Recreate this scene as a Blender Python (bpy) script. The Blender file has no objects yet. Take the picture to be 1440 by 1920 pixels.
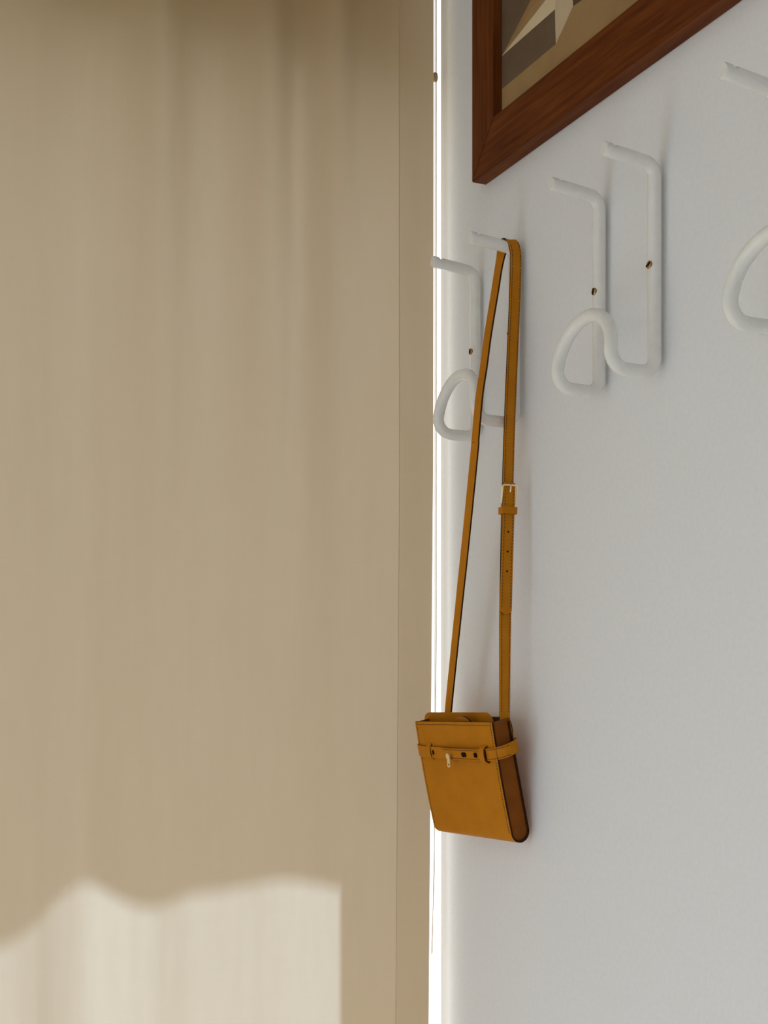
import bpy, bmesh, math, random
from mathutils import Vector, Matrix
random.seed(4)
scene = bpy.context.scene
COL = scene.collection
PI = math.pi

# ------------------------------------------------------------------ camera
# wall with the hooks = plane x=0 (room at x<0); curtain / window side = +y
F_PX = 2400.0
THETA = math.atan(1091.0 / F_PX)
cam_d = bpy.data.cameras.new('camera')
cam_d.sensor_fit = 'VERTICAL'
cam_d.sensor_height = 36.0
cam_d.lens = F_PX / 1920.0 * 36.0
cam_d.shift_y = (1269.0 - 960.0) / 1920.0
cam_d.clip_start = 0.01
cam = bpy.data.objects.new('camera', cam_d)
COL.objects.link(cam)
cam.location = (-0.708, 0.0, 1.30)
cam.rotation_euler = (PI / 2, 0.0, -THETA)
scene.camera = cam

# ------------------------------------------------------------------ sky, sun, exposure
world = bpy.data.worlds.new('sky')
scene.world = world
world.use_nodes = True
bg = world.node_tree.nodes['Background']
bg.inputs['Color'].default_value = (0.95, 0.97, 1.0, 1)
bg.inputs['Strength'].default_value = 1.6

SUN_AZ = math.radians(43.8)      # to the right of the window's outward normal
SUN_EL = math.radians(60.0)
sun_d = bpy.data.lights.new('sun', 'SUN')
sun_d.energy = 9.6
sun_d.color = (0.75, 0.94, 1.16)
sun_d.angle = math.radians(0.36)
sun = bpy.data.objects.new('sun', sun_d)
COL.objects.link(sun)
to_sun = Vector((math.sin(SUN_AZ) * math.cos(SUN_EL), math.cos(SUN_AZ) * math.cos(SUN_EL), math.sin(SUN_EL)))
sun.rotation_euler = to_sun.to_track_quat('Z', 'Y').to_euler()
sun.location = to_sun * 6 + Vector((0, 1.4, 1))

vs = scene.view_settings
vs.view_transform = 'Standard'
vs.look = 'None'
vs.gamma = 1.0
vs.exposure = 0.0
try:
    vs.use_curve_mapping = False
except Exception:
    pass
try:
    scene.cycles.max_bounces = 14
    scene.cycles.diffuse_bounces = 8
    scene.cycles.transparent_max_bounces = 12
    scene.cycles.sample_clamp_indirect = 6.0
except Exception:
    pass


# ------------------------------------------------------------------ material helpers
def new_mat(name):
    m = bpy.data.materials.new(name)
    m.use_nodes = True
    nt = m.node_tree
    return m, nt, nt.nodes, nt.links, nt.nodes['Principled BSDF']


def mapping(nt, scale, coord='Object', rot=(0, 0, 0)):
    tc = nt.nodes.new('ShaderNodeTexCoord')
    mp = nt.nodes.new('ShaderNodeMapping')
    mp.inputs['Scale'].default_value = scale
    mp.inputs['Rotation'].default_value = rot
    nt.links.new(tc.outputs[coord], mp.inputs['Vector'])
    return mp.outputs['Vector']


def noise(nt, vec, scale, detail=4.0, rough=0.55):
    n = nt.nodes.new('ShaderNodeTexNoise')
    n.inputs['Scale'].default_value = scale
    n.inputs['Detail'].default_value = detail
    n.inputs['Roughness'].default_value = rough
    nt.links.new(vec, n.inputs['Vector'])
    return n.outputs['Fac']


def ramp(nt, fac, stops):
    r = nt.nodes.new('ShaderNodeValToRGB')
    el = r.color_ramp.elements
    while len(el) < len(stops):
        el.new(0.5)
    for e, (p, c) in zip(el, stops):
        e.position = p
        e.color = (c[0], c[1], c[2], 1)
    nt.links.new(fac, r.inputs['Fac'])
    return r.outputs['Color']


def bump(nt, fac, strength, dist=0.001):
    b = nt.nodes.new('ShaderNodeBump')
    b.inputs['Strength'].default_value = strength
    b.inputs['Distance'].default_value = dist
    nt.links.new(fac, b.inputs['Height'])
    return b.outputs['Normal']


def simple(name, a, b, rough=0.5, nscale=60, bstr=0.0, metallic=0.0, spec=0.5, scale=(1, 1, 1)):
    m, nt, nodes, links, p = new_mat(name)
    v = mapping(nt, scale)
    f = noise(nt, v, nscale)
    links.new(ramp(nt, f, [(0.35, a), (0.65, b)]), p.inputs['Base Color'])
    p.inputs['Roughness'].default_value = rough
    p.inputs['Metallic'].default_value = metallic
    p.inputs['Specular IOR Level'].default_value = spec
    if bstr:
        links.new(bump(nt, f, bstr), p.inputs['Normal'])
    return m


M = {}
M['wall'] = simple('white_wall_paint', (0.775, 0.79, 0.82), (0.80, 0.815, 0.845), 0.75, 220, 0.12, spec=0.25)
M['room'] = simple('white_room_paint', (0.77, 0.785, 0.81), (0.80, 0.815, 0.84), 0.8, 40, 0.05, spec=0.2)
M['floor'] = simple('pale_ash_floor', (0.70, 0.68, 0.64), (0.76, 0.74, 0.70), 0.5, 6, scale=(8, 1, 1))
M['soffit'] = simple('brown_soffit_boards', (0.13, 0.060, 0.022), (0.16, 0.075, 0.028), 0.9, 30)
M['paving'] = simple('sand_paving', (0.62, 0.40, 0.17), (0.68, 0.45, 0.20), 0.9, 20)
M['render'] = simple('ochre_render', (0.42, 0.28, 0.14), (0.47, 0.32, 0.17), 0.9, 30)
M['ground'] = simple('pale_bounce_ground', (0.60, 0.58, 0.54), (0.66, 0.64, 0.60), 0.95, 0.6)
M['ground_dark'] = simple('dark_ground', (0.12, 0.095, 0.05), (0.17, 0.13, 0.07), 0.95, 0.6)
M['hook'] = simple('white_glazed_tube', (0.80, 0.80, 0.785), (0.84, 0.84, 0.825), 0.22, 90, 0.04, spec=0.5)
M['screw'] = simple('brass_screw', (0.33, 0.20, 0.09), (0.45, 0.29, 0.14), 0.35, 300, metallic=1.0)
M['dark'] = simple('dark_slot_and_shade', (0.014, 0.006, 0.003), (0.02, 0.009, 0.005), 0.9, 100, spec=0.05)
M['gold'] = simple('pale_gold_metal', (0.95, 0.84, 0.55), (0.99, 0.90, 0.64), 0.38, 300, metallic=1.0)
M['cordbead'] = simple('tan_connector', (0.42, 0.30, 0.16), (0.48, 0.35, 0.19), 0.5, 400)
M['seam'] = simple('tan_seam_thread', (0.55, 0.42, 0.28), (0.60, 0.47, 0.32), 0.9, 300)
M['rail'] = simple('white_rail_metal', (0.75, 0.75, 0.74), (0.8, 0.8, 0.79), 0.4, 60)


def leather(name, a, b, rough=0.48):
    m, nt, nodes, links, p = new_mat(name)
    v = mapping(nt, (1, 1, 1))
    f = noise(nt, v, 45, 3)
    links.new(ramp(nt, f, [(0.3, a), (0.7, b)]), p.inputs['Base Color'])
    vor = nodes.new('ShaderNodeTexVoronoi')
    vor.inputs['Scale'].default_value = 900
    links.new(v, vor.inputs['Vector'])
    links.new(bump(nt, vor.outputs['Distance'], 0.25, 0.0004), p.inputs['Normal'])
    p.inputs['Roughness'].default_value = rough
    p.inputs['Specular IOR Level'].default_value = 0.12
    return m


M['leather'] = leather('caramel_leather', (0.47, 0.170, 0.004), (0.53, 0.195, 0.006), 0.6)
M['leather_in'] = leather('shaded_caramel_leather', (0.33, 0.11, 0.010), (0.38, 0.13, 0.012), 0.75)  # caramel darkened to paint in shade on the inner parts
M['lining'] = leather('shade_dark_lining', (0.045, 0.018, 0.006), (0.06, 0.024, 0.008), 0.8)  # near-black colour paints in the shade inside the bag
M['gusset'] = leather('shaded_gusset_leather', (0.20, 0.058, 0.006), (0.26, 0.078, 0.008), 0.75)  # darker copy of the caramel leather, the side's shade put in the colour
M['edge'] = simple('edge_paint_and_shade', (0.026, 0.009, 0.003), (0.038, 0.013, 0.005), 0.6, 200, spec=0.1)
M['stitch'] = simple('brown_thread', (0.10, 0.045, 0.012), (0.14, 0.06, 0.016), 0.9, 800)


def wood(name, scale):
    m, nt, nodes, links, p = new_mat(name)
    v = mapping(nt, scale)
    f = noise(nt, v, 7, 6, 0.6)
    c = ramp(nt, f, [(0.25, (0.065, 0.014, 0.0025)), (0.5, (0.125, 0.031, 0.005)), (0.75, (0.185, 0.050, 0.009))])
    links.new(c, p.inputs['Base Color'])
    links.new(bump(nt, f, 0.12, 0.001), p.inputs['Normal'])
    p.inputs['Roughness'].default_value = 0.55
    p.inputs['Specular IOR Level'].default_value = 0.12
    return m


M['wood_h'] = wood('reddish_wood_lengthwise', (16, 1.6, 26))
M['wood_v'] = wood('reddish_wood_upright', (16, 26, 1.6))


def fabric(name, refl, trans, mixf, clear=0.0):
    """woven linen: part reflected, part let through from the far side"""
    m, nt, nodes, links, p = new_mat(name)
    nodes.remove(p)
    out = [n for n in nodes if n.type == 'OUTPUT_MATERIAL'][0]
    warp = noise(nt, mapping(nt, (1400, 1400, 22)), 1.0, 2)
    weft = noise(nt, mapping(nt, (22, 22, 1400)), 1.0, 2)
    slub = noise(nt, mapping(nt, (90, 90, 9)), 1.0, 3)
    add = nodes.new('ShaderNodeMath'); add.operation = 'ADD'
    links.new(warp, add.inputs[0]); links.new(weft, add.inputs[1])
    add2 = nodes.new('ShaderNodeMath'); add2.operation = 'ADD'
    links.new(add.outputs[0], add2.inputs[0]); links.new(slub, add2.inputs[1])
    div = nodes.new('ShaderNodeMath'); div.operation = 'DIVIDE'
    links.new(add2.outputs[0], div.inputs[0]); div.inputs[1].default_value = 3.0
    lo = lambda c: tuple(k * 0.945 for k in c)
    hi = lambda c: tuple(min(1, k * 1.045) for k in c)
    cr = ramp(nt, div.outputs[0], [(0.38, lo(refl)), (0.62, hi(refl))])
    ct = ramp(nt, div.outputs[0], [(0.38, hi(trans)), (0.62, lo(trans))])
    d = nodes.new('ShaderNodeBsdfDiffuse'); links.new(cr, d.inputs['Color'])
    t = nodes.new('ShaderNodeBsdfTranslucent'); links.new(ct, t.inputs['Color'])
    mx = nodes.new('ShaderNodeMixShader'); mx.inputs['Fac'].default_value = mixf
    links.new(d.outputs[0], mx.inputs[1]); links.new(t.outputs[0], mx.inputs[2])
    last = mx.outputs[0]
    if clear:
        tr = nodes.new('ShaderNodeBsdfTransparent')
        m2 = nodes.new('ShaderNodeMixShader'); m2.inputs['Fac'].default_value = clear
        links.new(last, m2.inputs[1]); links.new(tr.outputs[0], m2.inputs[2])
        last = m2.outputs[0]
    links.new(last, out.inputs['Surface'])
    return m


M['linen'] = fabric('beige_linen', (0.34, 0.225, 0.095), (0.80, 0.725, 0.610), 0.312)
M['cord'] = fabric('pale_cord', (0.85, 0.80, 0.72), (0.9, 0.87, 0.8), 0.6)
M['hem'] = fabric('beige_linen_hem', (0.40, 0.27, 0.13), (0.80, 0.68, 0.50), 0.55, 0.74)

ART = {
    'ground': ((0.128, 0.080, 0.046), (0.15, 0.096, 0.057)),
    'tan': ((0.32, 0.195, 0.078), (0.37, 0.23, 0.095)),
    'ochre': ((0.30, 0.175, 0.062), (0.34, 0.20, 0.075)),
    'cream': ((0.66, 0.53, 0.33), (0.72, 0.58, 0.38)),
    'pale': ((0.54, 0.42, 0.27), (0.60, 0.47, 0.31)),
    'umber': ((0.085, 0.045, 0.025), (0.10, 0.055, 0.03)),
}
for k, (a, b) in ART.items():
    M['art_' + k] = simple('paint_' + k, a, b, 0.7, 25)


# ------------------------------------------------------------------ object helpers
def obj(name, bm, mats, parent=None, smooth=False, recalc=True):
    if recalc:
        bmesh.ops.recalc_face_normals(bm, faces=bm.faces[:])
    me = bpy.data.meshes.new(name)
    bm.to_mesh(me)
    bm.free()
    if not isinstance(mats, (list, tuple)):
        mats = [mats]
    for m in mats:
        me.materials.append(m)
    if smooth:
        me.polygons.foreach_set('use_smooth', [True] * len(me.polygons))
    o = bpy.data.objects.new(name, me)
    COL.objects.link(o)
    if parent is not None:
        o.parent = parent
        o.matrix_parent_inverse = parent_world(parent).inverted()
    return o


WORLD = {}


def parent_world(p):
    return WORLD.get(p.name, Matrix.Identity(4))


def tag(o, label=None, cat=None, group=None, kind=None):
    if label: o['label'] = label
    if cat: o['category'] = cat
    if group: o['group'] = group
    if kind: o['kind'] = kind
    return o


def empty(name, mat):
    e = bpy.data.objects.new(name, None)
    e.empty_display_size = 0.05
    COL.objects.link(e)
    e.matrix_world = mat
    WORLD[e.name] = mat.copy()
    return e


def box(bm, x0, x1, y0, y1, z0, z1, mi=0):
    v = [bm.verts.new((x, y, z)) for x in (x0, x1) for y in (y0, y1) for z in (z0, z1)]
    for q in ((0, 1, 3, 2), (4, 6, 7, 5), (0, 4, 5, 1), (2, 3, 7, 6), (0, 2, 6, 4), (1, 5, 7, 3)):
        f = bm.faces.new([v[i] for i in q])
        f.material_index = mi
    return v


def struct(name, boxes, mat):
    bm = bmesh.new()
    for b in boxes:
        box(bm, *b)
    o = obj(name, bm, mat)
    o['kind'] = 'structure'
    return o


def smooth_sharp(o, ang=35):
    me = o.data
    bm = bmesh.new(); bm.from_mesh(me)
    for f in bm.faces: f.smooth = True
    for e in bm.edges:
        if len(e.link_faces) == 2 and e.calc_face_angle(0) > math.radians(ang):
            e.smooth = False
    bm.to_mesh(me); bm.free()
    return o


def sweep(bm, pts, rad, seg=16, caps=True, mi=0, radial=None):
    """tube along pts with parallel-transported rings; radial(i, k, dirvec) may change the radius"""
    pts = [Vector(p) for p in pts]
    n = len(pts)
    tang = []
    for i in range(n):
        a = pts[max(0, i - 1)]; b = pts[min(n - 1, i + 1)]
        tang.append((b - a).normalized())
    up = Vector((0, 1, 0)) if abs(tang[0].y) < 0.9 else Vector((0, 0, 1))
    u = (up - tang[0] * up.dot(tang[0])).normalized()
    rings = []
    for i in range(n):
        u = (u - tang[i] * u.dot(tang[i])).normalized()
        w = tang[i].cross(u)
        r = rad[i] if isinstance(rad, (list, tuple)) else rad
        ring = []
        for k in range(seg):
            a = 2 * PI * k / seg
            d = u * math.cos(a) + w * math.sin(a)
            rr = radial(i, k, d, r) if radial else r
            ring.append(bm.verts.new(pts[i] + d * rr))
        rings.append(ring)
    for i in range(n - 1):
        for k in range(seg):
            f = bm.faces.new((rings[i][k], rings[i][(k + 1) % seg], rings[i + 1][(k + 1) % seg], rings[i + 1][k]))
            f.material_index = mi
    if caps:
        bm.faces.new(rings[0][::-1]).material_index = mi
        bm.faces.new(rings[-1]).material_index = mi
    return rings


def ribbon(bm, st, thick, mi_face=0, mi_edge=1, edges=(3, 7)):
    """flat strap: st = list of (centre, width vector (unit), width); rectangular section, chamfered edges"""
    n = len(st)
    C = [Vector(s[0]) for s in st]
    rings = []
    for i in range(n):
        t = (C[min(n - 1, i + 1)] - C[max(0, i - 1)]).normalized()
        wv = Vector(st[i][1]); wv = (wv - t * wv.dot(t)).normalized()
        nv = t.cross(wv).normalized()
        hw = st[i][2] / 2; ht = thick / 2; ch = min(0.0006, ht * 0.5)
        prof = [(-hw, -ht + ch), (-hw + ch, -ht), (hw - ch, -ht), (hw, -ht + ch), (hw, ht - ch), (hw - ch, ht), (-hw + ch, ht), (-hw, ht - ch)]
        rings.append([bm.verts.new(C[i] + wv * a + nv * b) for a, b in prof])
    for i in range(n - 1):
        for k in range(8):
            f = bm.faces.new((rings[i][k], rings[i][(k + 1) % 8], rings[i + 1][(k + 1) % 8], rings[i + 1][k]))
            f.material_index = mi_edge if k in edges else mi_face
    for r in (rings[0][::-1], rings[-1]):
        bm.faces.new(r).material_index = mi_edge
    return rings


def lerp(a, b, t):
    return a + (b - a) * t


def interp(xs, ys, x):
    if x <= xs[0]: return ys[0]
    for i in range(len(xs) - 1):
        if x <= xs[i + 1]:
            t = (x - xs[i]) / (xs[i + 1] - xs[i])
            t2 = t * t * (3 - 2 * t)
            return lerp(ys[i], ys[i + 1], t2)
    return ys[-1]


# ------------------------------------------------------------------ the room
WALL_END = 1.390                 # where the hook wall stops in front of the window
FAC0, FAC1 = 1.46, 1.60          # facade wall
XL, YB, ZT = -3.4, -2.8, 2.74
struct('wall_right', [(0.0, 0.10, YB, WALL_END, -0.02, ZT)], M['wall'])
struct('wall_left', [(XL - 0.1, XL, YB, -2.3, -0.02, ZT), (XL - 0.1, XL, 1.25, FAC1, -0.02, ZT), (XL - 0.1, XL, -2.3, 1.25, -0.02, 0.04), (XL - 0.1, XL, -2.3, 1.25, 1.75, ZT)], M['room'])  # wide low opening added as unseen fill light for the hook wall
struct('wall_back', [(XL, 0.10, YB - 0.1, YB, -0.02, ZT)], M['room'])
struct('wall_window', [(XL, -0.02, FAC0, FAC1, 2.01, ZT), (-0.02, 0.9, FAC0, FAC1, 2.40, ZT), (XL, XL + 0.25, FAC0, FAC1, -0.02, 2.04)], M['room'])  # header set low behind the curtain to shade its top
struct('floor', [(XL - 0.1, 0.9, YB - 0.1, FAC1, -0.12, -0.02)], M['floor'])
struct('ceiling', [(XL - 0.1, 0.9, YB - 0.1, FAC1, ZT, ZT + 0.1)], M['room'])
# outside, unseen: balcony floor and slab; pier and ground added to shape light
struct('wall_shade_pier', [(0.195, 0.9, FAC0, 1.72, -0.12, 2.50)], M['render'])  # unseen pier added to keep sun off the curtain's right side
SLAB_Y = 1.972
struct('ceiling_balcony', [(XL - 1, 1.6, FAC1, SLAB_Y, 2.50, 2.74)], M['soffit'])
struct('floor_balcony', [(XL - 1, 1.6, FAC1, 3.4, -0.16, -0.06)], M['paving'])
struct('floor_dark_ground', [(-60, 90, 3.4, 120, -3.2, -3.0), (-60, XL - 1, -60, 3.4, -3.2, -3.0)], M['ground_dark'])  # ground made dark to cut bounce light on the curtain
bm = bmesh.new()
tq = ((0.8, 3.6), (2.6, 3.6), (65, 110), (30, 110))
ta = [bm.verts.new((x, y, -2.90)) for x, y in tq]
tb = [bm.verts.new((x, y, -3.10)) for x, y in tq]
bm.faces.new(ta); bm.faces.new(tb[::-1])
for i in range(4):
    bm.faces.new((ta[i], tb[i], tb[(i + 1) % 4], ta[(i + 1) % 4]))
obj('floor_bounce_wedge', bm, M['ground'])['kind'] = 'structure'  # pale wedge added so the view through the gap is bright

# ------------------------------------------------------------------ curtain
CY = 1.370


FK = [-1.50, -1.36, -1.22, -1.06, -0.90, -0.76, -0.64, -0.56, -0.5216, -0.4893, -0.4635, -0.4401, -0.4266, -0.4061, -0.3854, -0.3609, -0.3401,
      -0.3186, -0.282, -0.2521, -0.2218, -0.1987, -0.168, -0.1422, -0.105, -0.06, 0.0]
FV = [0.0, 0.010, -0.012, 0.012, -0.014, 0.012, -0.008, 0.018, 0.0196, 0.0104, -0.0044, -0.0140, -0.0152, -0.0076, 0.0004, 0.0052, 0.0016,
      -0.0036, -0.0042, -0.0052, -0.0088, -0.0084, -0.0032, 0.0012, 0.0008, 0.0, 0.0]


def catmull(xs, ys, x):
    if x <= xs[0]: return ys[0]
    if x >= xs[-1]: return ys[-1]
    i = 0
    while x > xs[i + 1]: i += 1
    h = xs[i + 1] - xs[i]
    t = (x - xs[i]) / h
    sl = lambda k: (ys[min(k + 1, len(ys) - 1)] - ys[max(k - 1, 0)]) / (xs[min(k + 1, len(xs) - 1)] - xs[max(k - 1, 0)])
    m0, m1 = sl(i) * h, sl(i + 1) * h
    t2, t3 = t * t, t * t * t
    return (2 * t3 - 3 * t2 + 1) * ys[i] + (t3 - 2 * t2 + t) * m0 + (-2 * t3 + 3 * t2) * ys[i + 1] + (t3 - t2) * m1


def fold(x, z):
    """gentle folds of the cloth; positive = towards the room"""
    d = 0.64 * catmull(FK, FV, x)
    up = max(0.0, min(1.0, (z - 1.15) / 0.95))
    up = up * up * (3 - 2 * up)
    g = lambda c, s: math.exp(-((x - c) / s) ** 2)
    d += 0.95 * up * (0.016 * g(-0.353, 0.026) + 0.016 * g(-0.228, 0.024) + 0.014 * g(-0.146, 0.022) - 0.010 * g(-0.292, 0.03) - 0.010 * g(-0.186, 0.018) - 0.006 * g(-0.43, 0.04))
    d += 0.0018 * math.sin(x * 60 + z * 1.3) * (0.3 + 0.7 * up)
    return d


def edge_x(z):                   # right-hand selvedge, a touch out of plumb
    return -0.0209 - 0.0060 * max(0.0, (1.55 - z)) / 0.65 * 0.9


def curtain_mesh(x_of, nx, zs, off):
    bm = bmesh.new()
    rows = []
    for z in zs:
        row = []
        for i in range(nx + 1):
            x = x_of(i / nx, z)
            row.append(bm.verts.new((x, CY - fold(x, z) + off, z)))
        rows.append(row)
    for j in range(len(zs) - 1):
        for i in range(nx):
            bm.faces.new((rows[j][i], rows[j][i + 1], rows[j + 1][i + 1], rows[j + 1][i]))
    return bm


zs = [0.015 + 2.455 * k / 90 for k in range(91)]
CB = Vector((-0.70, CY, 0.015))
cur = empty('curtain', Matrix.Translation(CB))
tag(cur, 'full-length beige linen curtain with soft vertical folds, backlit by the window', 'curtain')
LEFT_X = -1.05
cl = obj('cloth', curtain_mesh(lambda t, z: lerp(LEFT_X, edge_x(z), t), 330, zs, 0.0), M['linen'], cur, smooth=True)
hm = obj('side_hem', curtain_mesh(lambda t, z: edge_x(z) - 0.0435 * (1 - t) - 0.0006, 14, zs, 0.0022), M['hem'], cur, smooth=True)
bm = bmesh.new()
sweep(bm, [(edge_x(z) - 0.0437, CY - fold(edge_x(z) - 0.0437, z) - 0.0002, z) for z in zs], 0.00035, 6)
obj('hem_seam', bm, M['seam'], cur)
bm = bmesh.new()
for i in range(12):
    x = LEFT_X + 0.02 + (edge_x(2.4) - LEFT_X - 0.04) * i / 11
    sweep(bm, [(x, CY - fold(x, 2.46) , 2.455), (x, CY, 2.50)], 0.003, 8)
    obj('curtain_glider', bm, M['rail'], cur)
    bm = bmesh.new()
bm.free()
rl = empty('curtain_rail', Matrix.Translation((-1.6, CY, 2.5)))
tag(rl, 'white curtain rail under the ceiling above the linen curtain', 'curtain rail')
bm = bmesh.new(); box(bm, XL + 0.05, -0.01, CY - 0.012, CY + 0.012, 2.50, 2.525); obj('track', bm, M['rail'], rl)
for x in (-3.0, -1.6, -0.2):
    bm = bmesh.new(); box(bm, x - 0.012, x + 0.012, CY - 0.012, CY + 0.012, 2.525, ZT); obj('bracket', bm, M['rail'], rl)

# ------------------------------------------------------------------ pull cord in the gap
CX, CYY = -0.0105, 1.383
pc = empty('pull_cord', Matrix.Translation((CX, CYY, 0.965)))
tag(pc, 'thin beige pull cord loop hanging in the bright gap between curtain and wall', 'cord')
bm = bmesh.new()
la, lb = [], []
for k in range(61):
    z = 0.968 + (2.50 - 0.968) * k / 60
    low = max(0.0, min(1.0, (1.35 - z) / 0.38))
    drift = -0.0030 * low - 0.0024 * max(0, (1.06 - z) / 0.09) ** 1.0
    sep = 0.0013 * (1 - 0.75 * low)
    wob = 0.0008 * math.sin(z * 34) * low
    la.append((CX + drift + sep + wob, CYY + 0.001, z))
    lb.append((CX + drift - sep + wob * -0.6, CYY - 0.001, z))
path = la[::-1] + [((la[0][0] + lb[0][0]) / 2, CYY, 0.9655)] + lb
sweep(bm, path, 0.00055, 8)
obj('cord_loop', bm, M['cord'], pc, smooth=True)
bm = bmesh.new()
sweep(bm, [(CX - 0.0008, CYY, 2.019), (CX - 0.0008, CYY, 2.0205), (CX - 0.0008, CYY, 2.0245), (CX - 0.0008, CYY, 2.029), (CX - 0.0008, CYY, 2.0305)],
      [0.0012, 0.0028, 0.0034, 0.0028, 0.0012], 12)
obj('cord_connector', bm, M['cordbead'], pc, smooth=True)

# ------------------------------------------------------------------ coat hooks
TR = 0.0062                      # tube radius
N0 = 0.0086                      # tube centre from the wall
SP = 0.0880                      # distance between the two uprights


def hook_path():
    """(n, y, z) of the tube centre: prong, upright, out under the loop, arch, and back, mirrored"""
    half = []
    zt, zb, r = 1.7622, 1.5738, 0.0122
    slope = 0.0045
    tip = (0.0635, zt + slope)
    for t in (0, .02, .10, .15, .18, .215, .25, .28, .31, .36, .45, .6, .8):
        n = lerp(tip[0], N0 + r, t); z = lerp(tip[1], zt + 0.0004, t)
        half.append((n, 0, z))
    for k in range(0, 9):
        a = PI / 2 * k / 8
        half.append((N0 + r - r * math.sin(a), 0, zt - r + r * math.cos(a)))
    for k in range(1, 10):
        half.append((N0, 0, lerp(zt - r, zb + 0.013, k / 10)))
    rb = 0.013
    for k in range(0, 9):
        a = PI / 2 * k / 8
        half.append((N0 + rb - rb * math.cos(a), 0, zb + rb - rb * math.sin(a)))
    nl, rl_ = 0.0560, 0.0165
    half.append(((N0 + rb + nl - rl_) / 2, 0, zb))
    for k in range(0, 9):
        a = PI / 2 * k / 8
        half.append((nl - rl_ + rl_ * math.sin(a), 0, zb + rl_ - rl_ * math.cos(a)))
    za = zb + rl_
    for k in range(1, 13):
        a = PI / 2 * k / 12
        half.append((nl - 0.005 * math.sin(a), -(SP / 2) * (1 - math.cos(a)), za + 0.0405 * math.sin(a)))
    other = [(n, -SP - y, z) for n, y, z in half[:-1]][::-1]
    return [(-n, y, z) for n, y, z in half + other]


HP = hook_path()


def notch(i, k, d, r):
    last = len(HP) - 1
    j = min(i, last - i)
    if j == 0: return r * 0.90
    if j in (4, 5, 6) and d.z > 0.35:
        return r - (0.0030 if j == 5 else 0.0018) * min(1, (d.z - 0.35) / 0.3)
    return r


def make_hook(y0):
    base = Vector((0, y0 - SP / 2, 1.567))
    e = empty('coat_hook', Matrix.Translation(base))
    bm = bmesh.new()
    sweep(bm, [(p[0], y0 + p[1], p[2]) for p in HP], TR, 20, radial=notch)
    t = obj('tube', bm, M['hook'], e)
    smooth_sharp(t, 40)
    for dy, ang in ((0.0, 0.2), (-SP, 1.2)):
        bm = bmesh.new()
        c = Vector((-(N0 + TR), y0 + dy, 1.6705))
        sweep(bm, [c + Vector((0.004, 0, 0)), c + Vector((-0.0004, 0, 0)), c + Vector((-0.0011, 0, 0))], [0.0036, 0.0036, 0.0026], 16)
        s = obj('screw', bm, M['screw'], e)
        bm = bmesh.new()
        box(bm, -0.0012, 0.0002, -0.0006, 0.0006, -0.0030, 0.0030)
        bmesh.ops.rotate(bm, verts=bm.verts, cent=(0, 0, 0), matrix=Matrix.Rotation(ang, 3, 'X'))
        bmesh.ops.translate(bm, verts=bm.verts, vec=c + Vector((-0.0004, 0, 0)))
        obj('slot_or_shade', bm, M['dark'], s)
    return e


for y0, lab in ((1.2865, 'white bent-tube coat hook next to the curtain, with the bag strap over its prong'),
                (1.0372, 'white bent-tube coat hook hanging empty below the wooden picture frame'),
                (0.7890, 'white bent-tube coat hook cut off by the right edge of the photo')):
    tag(make_hook(y0), lab, 'coat hook', 'white coat hooks on the wall')

# ------------------------------------------------------------------ framed picture
FY0, FZ0 = 1.2765, 1.8590        # lower far corner
FW, FH, FT, FB = 0.80, 0.60, 0.0185, 0.0490
FBH = 0.0545                     # lower rail is a little taller
pf = empty('picture_frame', Matrix.Translation((0, FY0 - FW / 2, FZ0)))
tag(pf, 'brown wooden picture frame with an abstract beige and brown painting', 'picture')


def rail(quad_yz, name, mat):
    bm = bmesh.new()
    f = [bm.verts.new((-FT, y, z)) for y, z in quad_yz]
    b = [bm.verts.new((-0.0005, y, z)) for y, z in quad_yz]
    bm.faces.new(f); bm.faces.new(b[::-1])
    for i in range(4):
        bm.faces.new((f[i], f[(i + 1) % 4], b[(i + 1) % 4], b[i]))
    bmesh.ops.recalc_face_normals(bm, faces=bm.faces[:])
    bmesh.ops.bevel(bm, geom=bm.edges[:], offset=0.0006, segments=2, affect='EDGES')
    return obj(name, bm, mat, pf)


y0, y1, z0, z1 = FY0, FY0 - FW, FZ0, FZ0 + FH
iy0, iy1, iz0, iz1 = y0 - FB, y1 + FB, z0 + FBH, z1 - FB
rail([(y0, z0), (y1, z0), (iy1, iz0), (iy0, iz0)], 'frame_rail', M['wood_h'])
rail([(y0, z1), (y1, z1), (iy1, iz1), (iy0, iz1)], 'frame_rail', M['wood_h'])
rail([(y0, z0), (iy0, iz0), (iy0, iz1), (y0, z1)], 'frame_rail', M['wood_v'])
rail([(y1, z0), (iy1, iz0), (iy1, iz1), (y1, z1)], 'frame_rail', M['wood_v'])
bm = bmesh.new()
box(bm, -0.0078, -0.0015, iy1 + 0.0004, iy0 - 0.0004, iz0 + 0.0004, iz1 - 0.0004)
canvas = obj('canvas', bm, M['art_ground'], pf)


def patch(name, pts, mat, layer):
    bm = bmesh.new()
    v = [bm.verts.new((-0.0078 - 0.00012 * layer, max(iy1 + .001, min(iy0 - .0006, y)), min(iz1 - .001, max(iz0 + .0006, z)))) for y, z in pts]
    f = bm.faces.new(v)
    r = bmesh.ops.extrude_face_region(bm, geom=[f])
    bmesh.ops.translate(bm, verts=[g for g in r['geom'] if isinstance(g, bmesh.types.BMVert)], vec=(0.0001 * layer, 0, 0))
    return obj(name, bm, mat, canvas)


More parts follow.
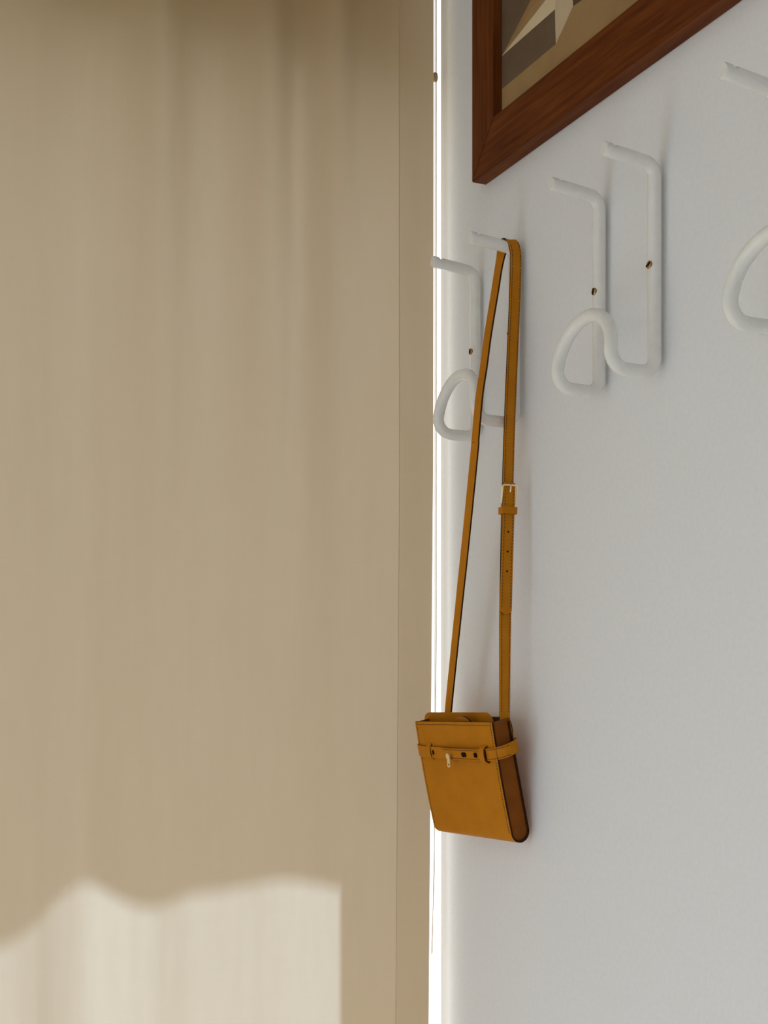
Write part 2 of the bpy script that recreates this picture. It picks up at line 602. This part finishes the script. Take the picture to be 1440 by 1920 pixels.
L = 1.2276
patch('painted_band', [(iy0, iz0), (iy1, iz0), (iy1, 1.9560), (1.0844, 1.9690), (1.1165, 1.9457), (iy0, 1.9457)], M['art_tan'], 1)
patch('painted_ray', [(L, 1.9825), (1.1680, 2.0130), (1.10, 2.047), (1.10, 1.9905), (1.117, 1.9818)], M['art_ochre'], 1)
patch('painted_ray', [(L, 1.9823), (1.1500, 2.0090), (1.10, 2.026), (1.10, 1.9905), (1.117, 1.9818)], M['art_tan'], 2)
patch('painted_ray', [(L, 1.9821), (1.1340, 2.0000), (1.10, 2.006), (1.10, 1.9905), (1.117, 1.9818)], M['art_cream'], 3)
patch('painted_sail', [(1.1175, 1.9818), (1.1160, 1.9455), (1.0990, 1.9575), (1.0840, 1.9690), (1.0860, 1.985), (1.080, 2.10), (1.100, 2.10)], M['art_pale'], 4)
patch('painted_umber', [(1.0842, 1.9690), (1.0842, 2.05), (1.02, 2.05), (1.02, 1.9560), (1.062, 1.9665)], M['art_umber'], 2)  # dark umber shape in the painting

# ------------------------------------------------------------------ bag
W, H, TT, TB = 0.1495, 0.1325, 0.0228, 0.0240
yaw, pitch, roll = 0.1202, 0.2053, 0.023
B = Matrix(((0, 0, -1), (-1, 0, 0), (0, 1, 0)))
RB = B @ Matrix.Rotation(yaw, 3, 'Y') @ Matrix.Rotation(pitch, 3, 'X') @ Matrix.Rotation(roll, 3, 'Z')
PB = Vector((-0.0112, 1.2482, 1.1255))
MB = Matrix.Translation(PB) @ RB.to_4x4()
bag = empty('crossbody_bag', MB)
tag(bag, 'small caramel leather crossbody bag hanging by its long strap from the hook beside the curtain', 'bag')


def bobj(name, bm, mats, parent=None, smooth=None):
    """mesh given in bag space -> child of the bag (or of one of its parts)"""
    bm.transform(MB)
    o = obj(name, bm, mats, bag)
    if parent is not None:
        o.parent = parent
        o.matrix_parent_inverse = Matrix.Identity(4)
    if smooth:
        smooth_sharp(o, smooth)
    return o


def set_part(o, parent):         # sub-part: parent is a child of the bag (its own basis is identity)
    o.parent = parent
    o.matrix_parent_inverse = Matrix.Identity(4)
    return o


th = 0.0022


def profile(inset):
    """U-shaped side profile (w, v): front top -> round bottom -> back top, moved in by inset"""
    r = TB / 2
    pts = []
    for k in range(9):
        v = lerp(H, r, k / 8); t = 1 - k / 8
        bulge = 0.0012 * math.sin(PI * k / 8)
        pts.append((lerp(TB, TT, t) + bulge - inset, v))
    for k in range(1, 16):
        a = PI * k / 16
        pts.append((r + (r - inset) * math.cos(a), r - (r - inset) * math.sin(a)))
    for k in range(9):
        v = lerp(r, H + 0.002, k / 8)
        pts.append((inset, v))
    return pts


def shell(u0, u1, a, b, nu=10, mi_edge=1):
    bm = bmesh.new()
    rows = []
    for prof in (a, b):
        rows.append([[bm.verts.new((lerp(u0, u1, i / nu), v, w)) for i in range(nu + 1)] for w, v in prof])
    n = len(a)
    for s in (0, 1):
        for j in range(n - 1):
            for i in range(nu):
                bm.faces.new((rows[s][j][i], rows[s][j][i + 1], rows[s][j + 1][i + 1], rows[s][j + 1][i])).material_index = 0 if s == 0 else 2
    for j in range(n - 1):
        for i in (0, nu):
            bm.faces.new((rows[0][j][i], rows[0][j + 1][i], rows[1][j + 1][i], rows[1][j][i])).material_index = mi_edge
    for j in (0, n - 1):
        for i in range(nu):
            bm.faces.new((rows[0][j][i], rows[0][j][i + 1], rows[1][j][i + 1], rows[1][j][i])).material_index = mi_edge
    return bm


bm = shell(-W / 2, W / 2, profile(0), profile(th))
for v in bm.verts:
    if v.co.y > H + 0.0015 and v.co.z < 0.004:
        e = min(1.0, max(0.0, (W / 2 - abs(v.co.x)) / 0.015))
        v.co.y = H - 0.004 + 0.005 * e
body = bobj('body_panel', bm, [M['leather'], M['edge'], M['lining']], smooth=40)

# stiff rear flap with rounded upper corners, standing just inside the back
bm = bmesh.new()
fu0, fu1, fz, fr_ = -0.0830, 0.0510, H + 0.0065, 0.0125
pts = [(fu1, H - 0.022), (fu1, fz - fr_)]
for k in range(1, 9):
    a = PI / 2 * k / 8
    pts.append((fu1 - fr_ + fr_ * math.cos(a), fz - fr_ + fr_ * math.sin(a)))
for k in range(0, 9):
    a = PI / 2 + PI / 2 * k / 8
    pts.append((fu0 + fr_ + fr_ * math.cos(a), fz - fr_ + fr_ * math.sin(a)))
pts.append((fu0 + 0.0095, H - 0.022))
fr = [bm.verts.new((u, v, 0.0050)) for u, v in pts]
bk = [bm.verts.new((u, v, 0.0030)) for u, v in pts]
bm.faces.new(fr); bm.faces.new(bk[::-1])
for i in range(len(pts)):
    j = (i + 1) % len(pts)
    bm.faces.new((fr[i], fr[j], bk[j], bk[i]))
bobj('rear_flap', bm, M['leather'])

# gussets
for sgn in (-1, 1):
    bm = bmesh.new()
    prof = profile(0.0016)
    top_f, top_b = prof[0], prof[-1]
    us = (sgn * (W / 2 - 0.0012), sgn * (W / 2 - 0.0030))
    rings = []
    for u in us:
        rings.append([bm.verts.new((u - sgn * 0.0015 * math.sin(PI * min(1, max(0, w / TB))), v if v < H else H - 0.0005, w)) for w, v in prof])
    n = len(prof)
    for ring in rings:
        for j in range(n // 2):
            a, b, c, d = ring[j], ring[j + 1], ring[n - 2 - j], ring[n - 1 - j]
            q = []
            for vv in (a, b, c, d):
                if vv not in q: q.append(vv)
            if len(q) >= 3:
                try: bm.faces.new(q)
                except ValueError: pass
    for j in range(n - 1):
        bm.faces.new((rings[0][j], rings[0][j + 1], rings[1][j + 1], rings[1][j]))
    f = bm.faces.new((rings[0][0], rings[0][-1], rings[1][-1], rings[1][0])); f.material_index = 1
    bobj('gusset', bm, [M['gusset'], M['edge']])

# inner tongue and pocket divider
bm = bmesh.new()
pts = []
for k in range(21):
    a = PI * k / 20
    pts.append((0.014 + 0.017 * math.cos(a), H - 0.004 + 0.0095 * math.sin(a) ** 1.3))
fr = [bm.verts.new((u, v, TT - 0.0040)) for u, v in pts]
bk = [bm.verts.new((u, v, TT - 0.0062)) for u, v in pts]
bm.faces.new(fr); bm.faces.new(bk[::-1])
for i in range(len(pts)):
    j = (i + 1) % len(pts)
    bm.faces.new((fr[i], fr[j], bk[j], bk[i])).material_index = 1
bobj('inner_tab', bm, [M['leather_in'], M['edge']])
bm = bmesh.new()
box(bm, -W / 2 + 0.004, W / 2 - 0.004, 0.03, H - 0.010, 0.0085, 0.0100)
bobj('pocket_divider', bm, M['leather_in'])


def dashes(bm, pts, nrm, step=0.0030, ln=0.0019, wd=0.0006, ht=0.0004):
    """row of stitches on a polyline"""
    pts = [Vector(p) for p in pts]
    seg = [(pts[i + 1] - pts[i]).length for i in range(len(pts) - 1)]
    tot = sum(seg); s = step / 2
    nrm = Vector(nrm)
    while s < tot:
        d = s; i = 0
        while d > seg[i]:
            d -= seg[i]; i += 1
        t = (pts[i + 1] - pts[i]).normalized()
        c = pts[i] + t * d
        nn = (nrm - t * nrm.dot(t)).normalized(); sd = t.cross(nn)
        v = [bm.verts.new(c + t * a * ln / 2 + sd * b * wd / 2 + nn * h) for a in (-1, 1) for b in (-1, 1) for h in (-0.0002, ht)]
        for q in ((0, 1, 3, 2), (4, 6, 7, 5), (0, 4, 5, 1), (2, 3, 7, 6), (0, 2, 6, 4), (1, 5, 7, 3)):
            bm.faces.new([v[k] for k in q])
        s += step


bm = bmesh.new()
P0 = profile(0)[:9]
for u in (-W / 2 + 0.0032, W / 2 - 0.0032):
    dashes(bm, [(u, v, w) for w, v in P0], (0, 0, 1))
dashes(bm, [(-W / 2 + 0.0032, H - 0.0032, TT + 0.0001), (W / 2 - 0.0032, H - 0.0032, TT + 0.0001)], (0, 0, 1))
set_part(bobj('stitching', bm, M['stitch']), body)

# belt around the bag
BV = H - 0.0345                  # height of the belt on the front


def belt_path(off, u_from=None):
    wf = TT + 0.0022 + off
    pts = []
    a = W / 2
    pts += [(a - 0.045, BV + 0.0050, -0.0022 - off), (a - 0.012, BV + 0.0055, -0.0032 - off), (a + 0.002, BV + 0.0055, -0.002),
            (a + 0.0070, BV + 0.0050, 0.003), (a + 0.0085, BV + 0.0040, 0.009), (a + 0.0068, BV + 0.0026, 0.0155),
            (a + 0.001, BV + 0.0014, 0.0215), (a - 0.008, BV + 0.0006, wf + 0.0006)]
    for u in (0.050, 0.030, 0.010, -0.012, -0.034, -0.052, -0.062):
        pts.append((u, BV - 0.0004 + 0.0006 * (u / 0.06) ** 2, wf + 0.0012 * math.cos(u / 0.075 * PI / 2)))
    pts += [(-a + 0.001, BV + 0.0008, wf - 0.0006), (-a - 0.0048, BV + 0.0015, wf - 0.0055), (-a - 0.0050, BV + 0.003, 0.008),
            (-a - 0.001, BV + 0.004, -0.0012), (-a + 0.012, BV + 0.0045, -0.0032), (-a + 0.045, BV + 0.005, -0.0024)]
    return pts


def densify(pts, n=5):
    out = []
    P = [Vector(p) for p in pts]
    for i in range(len(P) - 1):
        p0 = P[max(0, i - 1)]; p1 = P[i]; p2 = P[i + 1]; p3 = P[min(len(P) - 1, i + 2)]
        for k in range(n):
            t = k / n
            out.append(0.5 * ((2 * p1) + (p2 - p0) * t + (2 * p0 - 5 * p1 + 4 * p2 - p3) * t * t + (3 * p1 - p0 - 3 * p2 + p3) * t ** 3))
    out.append(P[-1])
    return out


BP = densify(belt_path(0))
bm = bmesh.new()
ribbon(bm, [(p, (0, 1, 0.0), 0.0135) for p in BP], 0.0022)
belt = bobj('belt', bm, [M['leather'], M['edge']], smooth=40)
bm = bmesh.new()
for s in (-1, 1):
    line = [p + Vector((0, s * 0.0050, 0)) for p in BP]
    # outside of the belt: right bulge and front
    front = []
    for i in range(1, len(BP) - 1):
        t = (BP[i + 1] - BP[i - 1]).normalized()
        nn = Vector((0, 1, 0)).cross(t)
        if nn.dot(Vector((BP[i].x, 0, BP[i].z - 0.011))) < 0: nn = -nn
        front.append(line[i] + nn * 0.0011)
    n1 = [p for p in front if p.x > 0.02 and p.z > 0.004]
    for i in range(len(n1) - 1):
        t = (n1[i + 1] - n1[i]).normalized(); nn = Vector((0, 1, 0)).cross(t)
        if nn.dot(Vector((n1[i].x, 0, n1[i].z - 0.011))) < 0: nn = -nn
        dashes(bm, [n1[i], n1[i + 1]], nn, 0.0030, 0.0019)
set_part(bobj('stitching', bm, M['stitch']), belt)

# overlapping belt end with rounded tip, slots, one painted keeper shadow
bm = bmesh.new()
tabst = []
WT = 0.0125
for k in range(33):
    t = k / 32
    u = lerp(-0.0275, 0.060, t)
    d = u + 0.0275
    hw = WT / 2
    if d < hw: hw = max(0.0006, math.sqrt(max(0, hw * hw - (hw - d) ** 2)))
    wz = TT + 0.0022 + 0.0012 * math.cos(u / 0.075 * PI / 2) + 0.0024 + 0.0008 * math.sin(PI * t)
    tabst.append(((u, BV + 0.0002, wz), (0, 1, 0), hw * 2))
ribbon(bm, tabst, 0.0020)
btab = bobj('belt_end', bm, [M['leather'], M['edge']], smooth=40)
bm = bmesh.new()
for s in (-1, 1):
    dashes(bm, [Vector(p[0]) + Vector((0, s * 0.0046, 0.0010)) for p in tabst[4:]], (0, 0, 1))
set_part(bobj('stitching', bm, M['stitch']), btab)


def front_w(u):
    return TT + 0.0022 + 0.0012 * math.cos(u / 0.075 * PI / 2) + 0.0024 + 0.0008


for u, l in ((0.0230, 0.0092), (0.0440, 0.0058), (-0.0420, 0.0040)):  # last dark mark stands in for the left keeper's shadow
    bm = bmesh.new()
    w = front_w(u) + (0.0009 if u > -0.04 else -0.0022)
    pts = []
    for k in range(16):
        a = 2 * PI * k / 16
        ca, sa = math.cos(a), math.sin(a)
        pts.append((u + l / 2 * math.copysign(abs(ca) ** 0.5, ca), BV + 0.0001 + 0.0027 * math.copysign(abs(sa) ** 0.5, sa)))
    a_ = [bm.verts.new((p[0], p[1], w + 0.0003)) for p in pts]
    b_ = [bm.verts.new((p[0], p[1], w - 0.0012)) for p in pts]
    bm.faces.new(a_); bm.faces.new(b_[::-1])
    for i in range(16):
        bm.faces.new((a_[i], a_[(i + 1) % 16], b_[(i + 1) % 16], b_[i]))
    set_part(bobj('slot_or_shade', bm, M['dark']), btab)

# belt keepers
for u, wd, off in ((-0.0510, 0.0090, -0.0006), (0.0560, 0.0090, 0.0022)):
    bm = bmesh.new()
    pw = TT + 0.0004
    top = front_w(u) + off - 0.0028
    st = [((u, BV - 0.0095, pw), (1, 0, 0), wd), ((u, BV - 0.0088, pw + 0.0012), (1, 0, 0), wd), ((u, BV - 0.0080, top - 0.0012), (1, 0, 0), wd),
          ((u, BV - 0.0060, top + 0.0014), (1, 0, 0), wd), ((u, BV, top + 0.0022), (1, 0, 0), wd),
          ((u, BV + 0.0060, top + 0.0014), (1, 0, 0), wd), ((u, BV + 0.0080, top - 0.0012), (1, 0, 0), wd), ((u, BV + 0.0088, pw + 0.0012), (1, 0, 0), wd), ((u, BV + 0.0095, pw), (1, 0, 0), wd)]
    ribbon(bm, st, 0.0021, edges=(3,))  # right edge only: keeper's shade painted in with the dark edge colour
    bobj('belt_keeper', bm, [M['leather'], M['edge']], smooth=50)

# turn lock
lu = -0.0030
lw = front_w(lu) + 0.0008
bm = bmesh.new()
sweep(bm, [(lu, BV, lw - 0.002), (lu, BV, lw + 0.0045)], 0.0022, 14)
lock = bobj('turn_lock', bm, M['gold'], smooth=40)
bm = bmesh.new()
NO = 32
Lp, Rr, rh = 0.0085, 0.0029, 0.0012
outer, inner = [], []
for k in range(NO):
    a = 2 * PI * k / NO
    cx, sy = math.cos(a) * Rr, math.sin(a) * Rr
    outer.append((cx, sy + (Lp / 2 if sy >= 0 else -Lp / 2)))
    inner.append((math.cos(a) * rh, math.sin(a) * rh * 1.15 - Lp / 2 + 0.0002))
vv = {}
for nm, ring in (('o', outer), ('i', inner)):
    for zz in (0, 1):
        vv[nm, zz] = [bm.verts.new((x, y, 0.0012 * zz)) for x, y in ring]
for k in range(NO):
    j = (k + 1) % NO
    bm.faces.new((vv['o', 1][k], vv['o', 1][j], vv['i', 1][j], vv['i', 1][k]))
    bm.faces.new((vv['o', 0][j], vv['o', 0][k], vv['i', 0][k], vv['i', 0][j]))
    bm.faces.new((vv['o', 0][k], vv['o', 0][j], vv['o', 1][j], vv['o', 1][k]))
    bm.faces.new((vv['i', 0][j], vv['i', 0][k], vv['i', 1][k], vv['i', 1][j]))
box(bm, -0.0033, 0.0033, Lp / 2 - 0.001, Lp / 2 + 0.0018, 0.0002, 0.0022)
bmesh.ops.rotate(bm, verts=bm.verts, cent=(0, 0, 0), matrix=Matrix.Rotation(0.16, 3, 'Z') @ Matrix.Rotation(-0.25, 3, 'X'))
bmesh.ops.translate(bm, verts=bm.verts, vec=(lu + 0.0008, BV - 0.0068, lw + 0.0035))
set_part(bobj('turn_plate', bm, M['gold']), lock)

# rear strap tabs
for u in (W / 2 - 0.0105, -W / 2 + 0.014):
    bm = bmesh.new()
    ribbon(bm, [((u, H - 0.024, -0.0014), (1, 0, 0), 0.016), ((u, H - 0.016, -0.0034), (1, 0, 0), 0.016), ((u, H - 0.008, -0.0034), (1, 0, 0), 0.016), ((u, H - 0.001, -0.0014), (1, 0, 0), 0.016)], 0.0022)
    bobj('strap_tab', bm, [M['leather'], M['edge']], smooth=50)

# shoulder strap (world space)
SW, STH = 0.0132, 0.0029
WX = Vector((-1, 0, 0))


def wdir(deg):                   # width direction turned in plan: 0 = straight out of the wall, 90 = along it
    a = math.radians(deg)
    return Vector((-math.cos(a), -math.sin(a), 0))


right = [((-0.0318, 1.1790, 1.2380), -12), ((-0.0306, 1.1812, 1.2620), -10), ((-0.0292, 1.1826, 1.36), -5), ((-0.0262, 1.1842, 1.47), -2), ((-0.0215, 1.1860, 1.58), 2),
         ((-0.0150, 1.1880, 1.69), 0), ((-0.0122, 1.1896, 1.745), 0)]
over = [((-0.0128, 1.1910, 1.7600), -2), ((-0.0138, 1.1938, 1.7662), -6), ((-0.0155, 1.1980, 1.7690), -14), ((-0.0175, 1.2024, 1.7672), -30), ((-0.0192, 1.2054, 1.7620), -62)]
left = [((-0.0215, 1.2058, 1.7520), -80), ((-0.0257, 1.2040, 1.7359), -86), ((-0.0319, 1.2000, 1.7117), -86), ((-0.0442, 1.1930, 1.6629), -88), ((-0.0522, 1.1880, 1.6264), -88), ((-0.0584, 1.1860, 1.5950), -88),
        ((-0.0612, 1.1890, 1.5526), -88), ((-0.0605, 1.1930, 1.5364), -88), ((-0.0523, 1.2280, 1.4465), -88), ((-0.0466, 1.2530, 1.3849), -88), ((-0.0423, 1.2880, 1.2620), -89), ((-0.0400, 1.2920, 1.240), -90)]
ctrl = right + over + left
cpos = densify([c[0] for c in ctrl], 6)
cang = []
for i in range(len(ctrl) - 1):
    for k in range(6):
        cang.append(lerp(ctrl[i][1], ctrl[i + 1][1], k / 6))
cang.append(ctrl[-1][1])
st = [(p, wdir(a), SW - 0.0020 * max(0.0, min(1.0, (1.37 - p.z) / 0.11)) * (1.0 if p.y < 1.22 else 0.0)) for p, a in zip(cpos, cang)]
bm = bmesh.new()
ribbon(bm, st, STH)
strap = smooth_sharp(obj('shoulder_strap', bm, [M['leather'], M['edge']], bag), 40)


def face_pt(i, side, along):     # point on the camera-side face of the strap
    p = st[i][0]; t = (st[min(len(st) - 1, i + 1)][0] - st[max(0, i - 1)][0]).normalized()
    w_ = st[i][1]; w_ = (w_ - t * w_.dot(t)).normalized()
    n_ = t.cross(w_).normalized()
    return p + w_ * side + n_ * along, n_


nR = 6 * 9
test, nn = face_pt(10, 0, 0)
SGN = 1.0 if nn.y < 0 else -1.0
bm = bmesh.new()
for side in (-1, 1):
    for i in range(6, nR):
        a, n1 = face_pt(i, side * (st[i][2] / 2 - 0.0017), SGN * STH / 2)
        b, n2 = face_pt(i + 1, side * (st[i + 1][2] / 2 - 0.0017), SGN * STH / 2)
        dashes(bm, [a, b], n1 * SGN, 0.0029, 0.0019, 0.0007)
set_part(obj('stitching', bm, M['stitch'], bag), strap)


def at_z(z):                     # strap station on the wall-side run at a height
    for i in range(len(st) - 1):
        if st[i][0].z <= z <= st[i + 1][0].z:
            t = (z - st[i][0].z) / (st[i + 1][0].z - st[i][0].z)
            p, n_ = face_pt(i, 0, 0); p2, _ = face_pt(i + 1, 0, 0)
            return p.lerp(p2, t), st[i][1], n_ * SGN, (p2 - p).normalized()


# doubled strap end running from the buckle down to its rounded tip
bm = bmesh.new()
es = []
for k in range(41):
    z = lerp(1.366, 1.506, k / 40)
    p, w_, n_, t_ = at_z(z)
    d = (z - 1.366); hw = SW / 2 + 0.0004
    r_ = 0.0048
    if d < r_: hw = hw - r_ + math.sqrt(max(0.0, r_ * r_ - (r_ - d) ** 2))
    slide = 0.0012 * max(0, (1.47 - z) / 0.10)
    es.append((p + n_ * (STH * 0.98 + 0.0004) + Vector((-slide, 0, 0)), w_, hw * 2))
ribbon(bm, es, 0.0020)
send = smooth_sharp(obj('strap_end', bm, [M['leather'], M['edge']], bag), 40)
set_part(send, strap)
bm = bmesh.new()
for side in (-0.0049, 0.0049):
    for i in range(2, 38):
        n_ = at_z(es[i][0].z)[2]
        dashes(bm, [es[i][0] + es[i][1] * side + n_ * 0.001, es[i + 1][0] + es[i + 1][1] * side + n_ * 0.001], n_, 0.0029, 0.0019, 0.0007)
set_part(obj('end_stitching', bm, M['stitch'], bag), strap)
for z in (1.4535, 1.4325, 1.4116):
    p, w_, n_, t_ = at_z(z)
    slide = 0.0012 * max(0, (1.47 - z) / 0.10)
    c = p + n_ * (STH + 0.0014) + Vector((-slide, 0, 0))
    bm = bmesh.new()
    sweep(bm, [c - n_ * 0.001, c + n_ * 0.00025], 0.0011, 12)
    set_part(obj('hole', bm, M['dark'], bag), strap)
# keeper loop
p, w_, n_, t_ = at_z(1.4762)
bm = bmesh.new()
hw, f0, b0 = SW / 2 + 0.0022, STH * 1.5 + 0.0022, -STH / 2 - 0.0016
cc = [(-hw, b0), (-hw, f0), (hw, f0), (hw, b0), (-hw, b0)]
ring = []
loop = []
for i in range(4):
    for k in range(6):
        a = cc[i]; b = cc[i + 1]
        loop.append(p + w_ * lerp(a[0], b[0], k / 6) + n_ * lerp(a[1], b[1], k / 6))
loop.append(loop[0])
hv = t_ * 0.0038
ins = []
for q, s in ((1.0, 1), (0.88, 1), (0.88, -1), (1.0, -1)):
    ins.append([bm.verts.new(p + (x - p) * q + hv * s) for x in loop[:-1]])
m_ = len(loop) - 1
for a in range(4):
    A, Bv = ins[a], ins[(a + 1) % 4]
    for k in range(m_):
        bm.faces.new((A[k], A[(k + 1) % m_], Bv[(k + 1) % m_], Bv[k]))
set_part(obj('strap_keeper', bm, M['leather'], bag), strap)
# buckle frame and prong
p, w_, n_, t_ = at_z(1.4930)
p = p + n_ * (STH * 1.5 + 0.0012)
hw, hh, rr = 0.0090, 0.0100, 0.0026
out = []
for cx_, cz_, a0 in ((hw - rr, hh - rr, 0), (-hw + rr, hh - rr, 90), (-hw + rr, -hh + rr, 180), (hw - rr, -hh + rr, 270)):
    for k in range(6):
        a = math.radians(a0 + 90 * k / 5)
        x = cx_ + rr * math.cos(a); z = cz_ + rr * math.sin(a)
        dip = -0.0042 if z < -hh + 0.001 else -0.0026 * max(0, -z / hh)
        out.append(p + w_ * x + t_ * z + n_ * dip)
out.append(out[0]); 
bm = bmesh.new()
sweep(bm, out, 0.00105, 10, caps=False)
buck = set_part(obj('buckle', bm, M['gold'], bag, smooth=True), strap)
bm = bmesh.new()
sweep(bm, [p + t_ * hh + n_ * 0.001, p + t_ * (hh - 0.003) + n_ * 0.0014, p + t_ * (hh - 0.0070) + n_ * 0.0005, p + t_ * (hh - 0.0078) - n_ * 0.001], 0.0009, 10)
set_part(obj('buckle_prong', bm, M['gold'], bag, smooth=True), strap)

bpy.context.view_layer.update()
